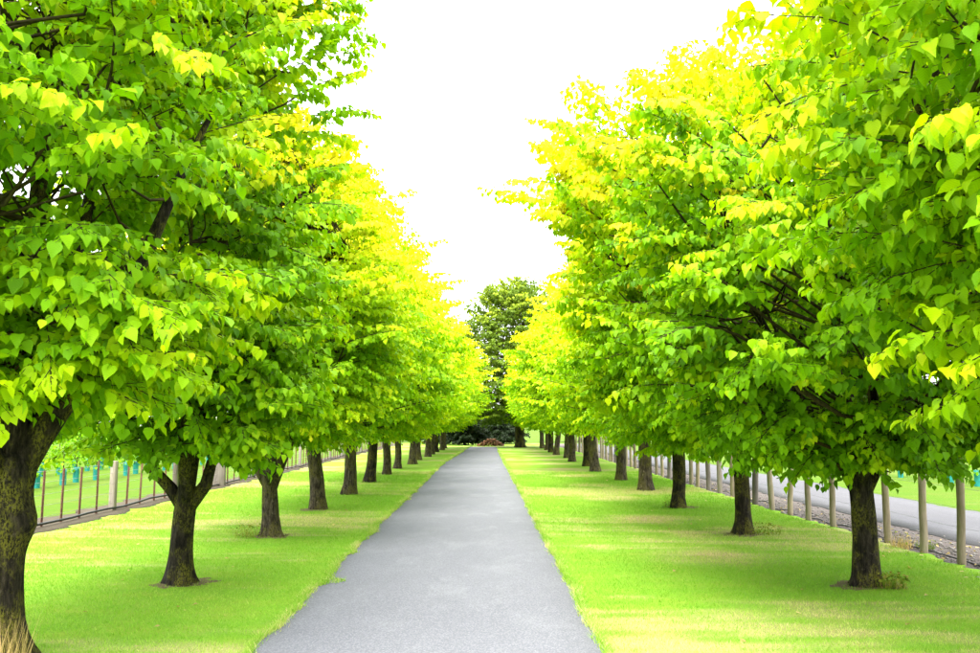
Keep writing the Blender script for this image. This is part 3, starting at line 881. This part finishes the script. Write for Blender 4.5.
tag(wpost, 'white painted post standing behind the far trees of the left row', 'post')

# ================================================================== GRASS, WEEDS, GRAVEL
def blades(name, P, h, w, lean, tone, mat, seed):
    r = np.random.RandomState(seed)
    n = len(P)
    a = r.uniform(0, 6.28, n)
    sx = np.stack([np.cos(a), np.sin(a), 0 * a], 1)
    b = r.uniform(0, 6.28, n)
    ln = np.stack([np.cos(b), np.sin(b), 0 * b], 1)
    tip = P + ln * (h * lean * r.uniform(0.3, 1.2, n))[:, None] + np.array([0, 0, 1.0]) * h[:, None]
    V = np.stack([P - sx * (w / 2)[:, None], P + sx * (w / 2)[:, None], tip], 1).reshape(-1, 3)
    F = np.arange(3 * n).reshape(-1, 3)
    return mesh_np(name, V, F, mat, False, {'tone': np.repeat(tone, 3)})

TREE_BASES = [(-3.50, 6.95), (-3.20, 10.3), (-3.20, 14.55), (3.97, 10.1), (3.97, 14.8), (-3.36, 19.0), (4.02, 19.5)]
def lawn_tone(P, r):
    dv = lawn_dry(P[:, 0], P[:, 1])
    t_ = 0.34 + 0.16 * vnoise(P[:, :2], 74, 1.3) + r.normal(0, 0.12, len(P))
    return np.clip(t_ + 0.62 * dv * (r.uniform(0, 1, len(P)) < 0.85), 0, 1)
def scatter_lawn(x0, x1, y0, y1, n, seed):
    r = np.random.RandomState(seed)
    u = r.uniform(0, 1, n)
    yy = y0 * (y1 / y0) ** u                       # denser near the viewer
    xx = r.uniform(x0, x1, n)
    P = np.stack([xx, yy, np.full(n, 0.020)], 1)
    lo = np.array([road_left(v) for v in np.linspace(y0, y1, 400)])
    hi_ = np.array([road_right(v) for v in np.linspace(y0, y1, 400)])
    el = np.interp(yy, np.linspace(y0, y1, 400), lo); er = np.interp(yy, np.linspace(y0, y1, 400), hi_)
    ok = (xx < el + 0.02) | (xx > er - 0.015)
    for bx, by in TREE_BASES:
        dd = np.hypot(xx - bx, (yy - by))
        ok &= (dd > 0.36) | (r.uniform(0, 1, n) < 0.45) & (dd > 0.16)
    return P[ok], r
for nm, x0, x1, sd in (('grass_left', L_FENCE + 0.5, -1.6, 81), ('grass_right', 0.8, R_FENCE - 0.14, 82)):
    P, r = scatter_lawn(x0, x1, 5.6, 34.0, 170000, sd)
    sc = np.interp(P[:, 1], [5, 12, 34], [1, 1.15, 1.9])
    me = blades('grass', P, r.uniform(0.012, 0.034, len(P)) * sc, r.uniform(0.004, 0.007, len(P)) * sc, 0.9, lawn_tone(P, r), M_GRASS, sd)
    g = link('grass', me)
    tag(g, 'short mown grass blades of the lawn %s of the drive' % ('left' if sd == 81 else 'right'), 'grass', kind='stuff')
# ragged edge tufts along the drive
r = np.random.RandomState(91)
PE, TE, HE = [], [], []
for side_, ef in ((-1, road_left), (1, road_right)):
    yy = 5.6 * (60 / 5.6) ** r.uniform(0, 1, 16000)
    tb = np.linspace(5, 61, 1500); ee = np.array([ef(v) for v in tb])
    cl = vnoise(yy[:, None], 95 + side_, 3.0)
    x = np.interp(yy, tb, ee) + side_ * (r.normal(0.01, 0.028, len(yy))) - side_ * 0.055 * np.clip(cl - 0.25, 0, 1) * (1.5 if side_ < 0 else 0.5)
    PE.append(np.stack([x, yy, np.full(len(yy), 0.004)], 1))
    TE.append(np.clip(0.60 + 0.3 * vnoise(yy[:, None], 97, 2.0) + r.normal(0, 0.2, len(yy)), 0, 1))
    HE.append(r.uniform(0.02, 0.05, len(yy)))
P = np.concatenate(PE); 
sc = np.interp(P[:, 1], [5, 12, 60], [1, 1.2, 2.5])
g = link('grass', blades('grass', P, np.concatenate(HE) * sc, r.uniform(0.005, 0.008, len(P)) * sc, 1.1, np.concatenate(TE), M_GRASS, 92))
tag(g, 'ragged grass fringe creeping over both edges of the drive', 'grass', kind='stuff')

def tuft(name, loc, n, h, spread, mat, seed, label, cat, w=0.006, lean=0.5, tones=(0, 1), leafy=0, leaf=0.03):
    r = np.random.RandomState(seed)
    a = r.uniform(0, 6.28, n); q = spread * np.sqrt(r.uniform(0, 1, n))
    P = np.stack([q * np.cos(a), q * np.sin(a), np.zeros(n)], 1)
    me = blades('blades', P, h * r.uniform(0.4, 1.0, n), np.full(n, w), lean, r.uniform(tones[0], tones[1], n), mat, seed + 1)
    root = empty(name, loc)
    tag(root, label, cat)
    link('blades', me, root)
    if leafy:
        link('foliage', small_plant('foliage', seed + 2, leafy, h, spread, leaf, M_WEED, 0.02, (0.1, 0.9)), root)
    return root
tuft('dry_grass_tuft', (-3.42, 6.66, 0.02), 700, 0.42, 0.30, M_STRAW, 501, 'straw coloured dry grass around the nearest left trunk', 'grass tuft', lean=0.35)
tuft('weed_clump', (4.20, 9.96, 0.02), 150, 0.17, 0.15, M_WEED, 511, 'yellowish weed clump at the foot of the second right trunk', 'weeds', leafy=170, leaf=0.04)
tuft('weed_clump', (4.30, 14.75, 0.02), 80, 0.18, 0.24, M_WEED, 521, 'low green weeds beside the third right trunk', 'weeds', tones=(0, .6), leafy=140, leaf=0.035)
tuft('weed_clump', (-3.52, 14.45, 0.02), 90, 0.20, 0.22, M_WEED, 531, 'small weed clump at the foot of the third left trunk', 'weeds', leafy=120, leaf=0.035)
tuft('weed_clump', (3.78, 19.4, 0.02), 70, 0.26, 0.15, M_WEED, 541, 'upright weeds left of the fourth right trunk', 'weeds', tones=(0, .5), leafy=60, leaf=0.035)
tuft('weed_clump', (5.72, 13.25, 0.0), 150, 0.24, 0.16, M_STRAW, 551, 'dry brown weeds around a fence post behind the second right tree', 'weeds', leafy=40, leaf=0.03)
tuft('weed_clump', (6.05, 13.2, 0.0), 110, 0.14, 0.13, M_WEED, 561, 'small green weeds on the gravel beyond the post fence', 'weeds', tones=(0, .4), leafy=60, leaf=0.03)
tuft('weed_clump', (-1.66, 10.55, 0.004), 240, 0.045, 0.16, M_GRASS, 571, 'tongue of weeds growing onto the drive from its left edge', 'weeds', tones=(0.1, .9), w=0.008, lean=1.2)

# soil rings round the trunks
def soil_disc(seed):
    r = np.random.RandomState(seed)
    n = 40
    a = np.arange(n) * 2 * math.pi / n
    R = 0.27 * (1 + 0.40 * vnoise(np.stack([np.cos(a), np.sin(a)], 1), seed, 2.0) + r.normal(0, 0.05, n))
    V = [(0, 0, 0.012)] + [(R[i] * math.cos(a[i]) * 1.35, R[i] * math.sin(a[i]), 0) for i in range(n)]
    return mesh_np('soil_patch', V, [(0, 1 + i, 1 + (i + 1) % n) for i in range(n)], M_SOIL, True)
sd_m = [soil_disc(s) for s in (1, 2, 3)]
for i, (bx, by) in enumerate(TREE_BASES):
    o = link('soil_patch', sd_m[i % 3], None, (bx, by, 0.0245), (0, 0, i * 1.1), (1, 1, 1))
    tag(o, 'bare soil patch round the foot of an avenue tree', 'soil', 'bare soil round the trunks', 'structure')

# gravel and litter on the verge
def stones(name, n, xf, y0, y1, size, z, seed, mat):
    r = np.random.RandomState(seed)
    yy = y0 * (y1 / y0) ** r.uniform(0, 1, n)
    P = np.stack([xf(r, n), yy, np.full(n, z)], 1)
    ico = np.array([(0, 0, 1), (.9, 0, .3), (.28, .85, .3), (-.72, .53, .3), (-.72, -.53, .3), (.28, -.85, .3), (0, 0, -.6)])
    tf = np.array([(0, 1, 2), (0, 2, 3), (0, 3, 4), (0, 4, 5), (0, 5, 1), (6, 2, 1), (6, 3, 2), (6, 4, 3), (6, 5, 4), (6, 1, 5)])
    s = size * r.lognormal(0, 0.45, n)
    V = P[:, None, :] + ico[None] * (1 + r.normal(0, 0.22, (n, 7, 1))) * s[:, None, None] * np.array([1, 1, 0.6])
    F = (tf[None] + (np.arange(n) * 7)[:, None, None]).reshape(-1, 3)
    return mesh_np(name, V.reshape(-1, 3), F, mat)
g = link('gravel', stones('gravel', 5200, lambda r, n: np.clip(r.normal(6.1, 0.38, n), 5.45, 7.3), 8.5, 45, 0.014, 0.006, 601, M_STONE))
tag(g, 'loose gravel scattered along the foot of the post fence', 'gravel', kind='stuff')
# fallen leaves on lawn and verge
r = np.random.RandomState(611)
n = 420
yy = 6 * (30 / 6) ** r.uniform(0, 1, n)
xx = np.where(r.uniform(0, 1, n) < 0.70, r.normal(6.0, 0.35, n), np.where(r.uniform(0, 1, n) < 0.5, r.uniform(1.2, 5.3, n), r.uniform(-6.8, -2.0, n)))
a = r.uniform(0, 6.28, n)
Y = nrm(np.stack([np.cos(a), np.sin(a), r.normal(0, .2, n)], 1)); Zr = np.array([0, 0, 1.]) + r.normal(0, .25, (n, 3))
Z = nrm(Zr - Y * np.sum(Zr * Y, 1, keepdims=True))
me = leaf_mesh('leaf_litter', np.stack([xx, yy, np.full(n, 0.042)], 1), np.cross(Y, Z), Y, Z, r.uniform(.03, .07, n), r.uniform(.2, 1, n), M_STRAW, False)
tag(link('leaf_litter', me), 'dry fallen leaves scattered on lawn and verge', 'fallen leaves', kind='stuff')
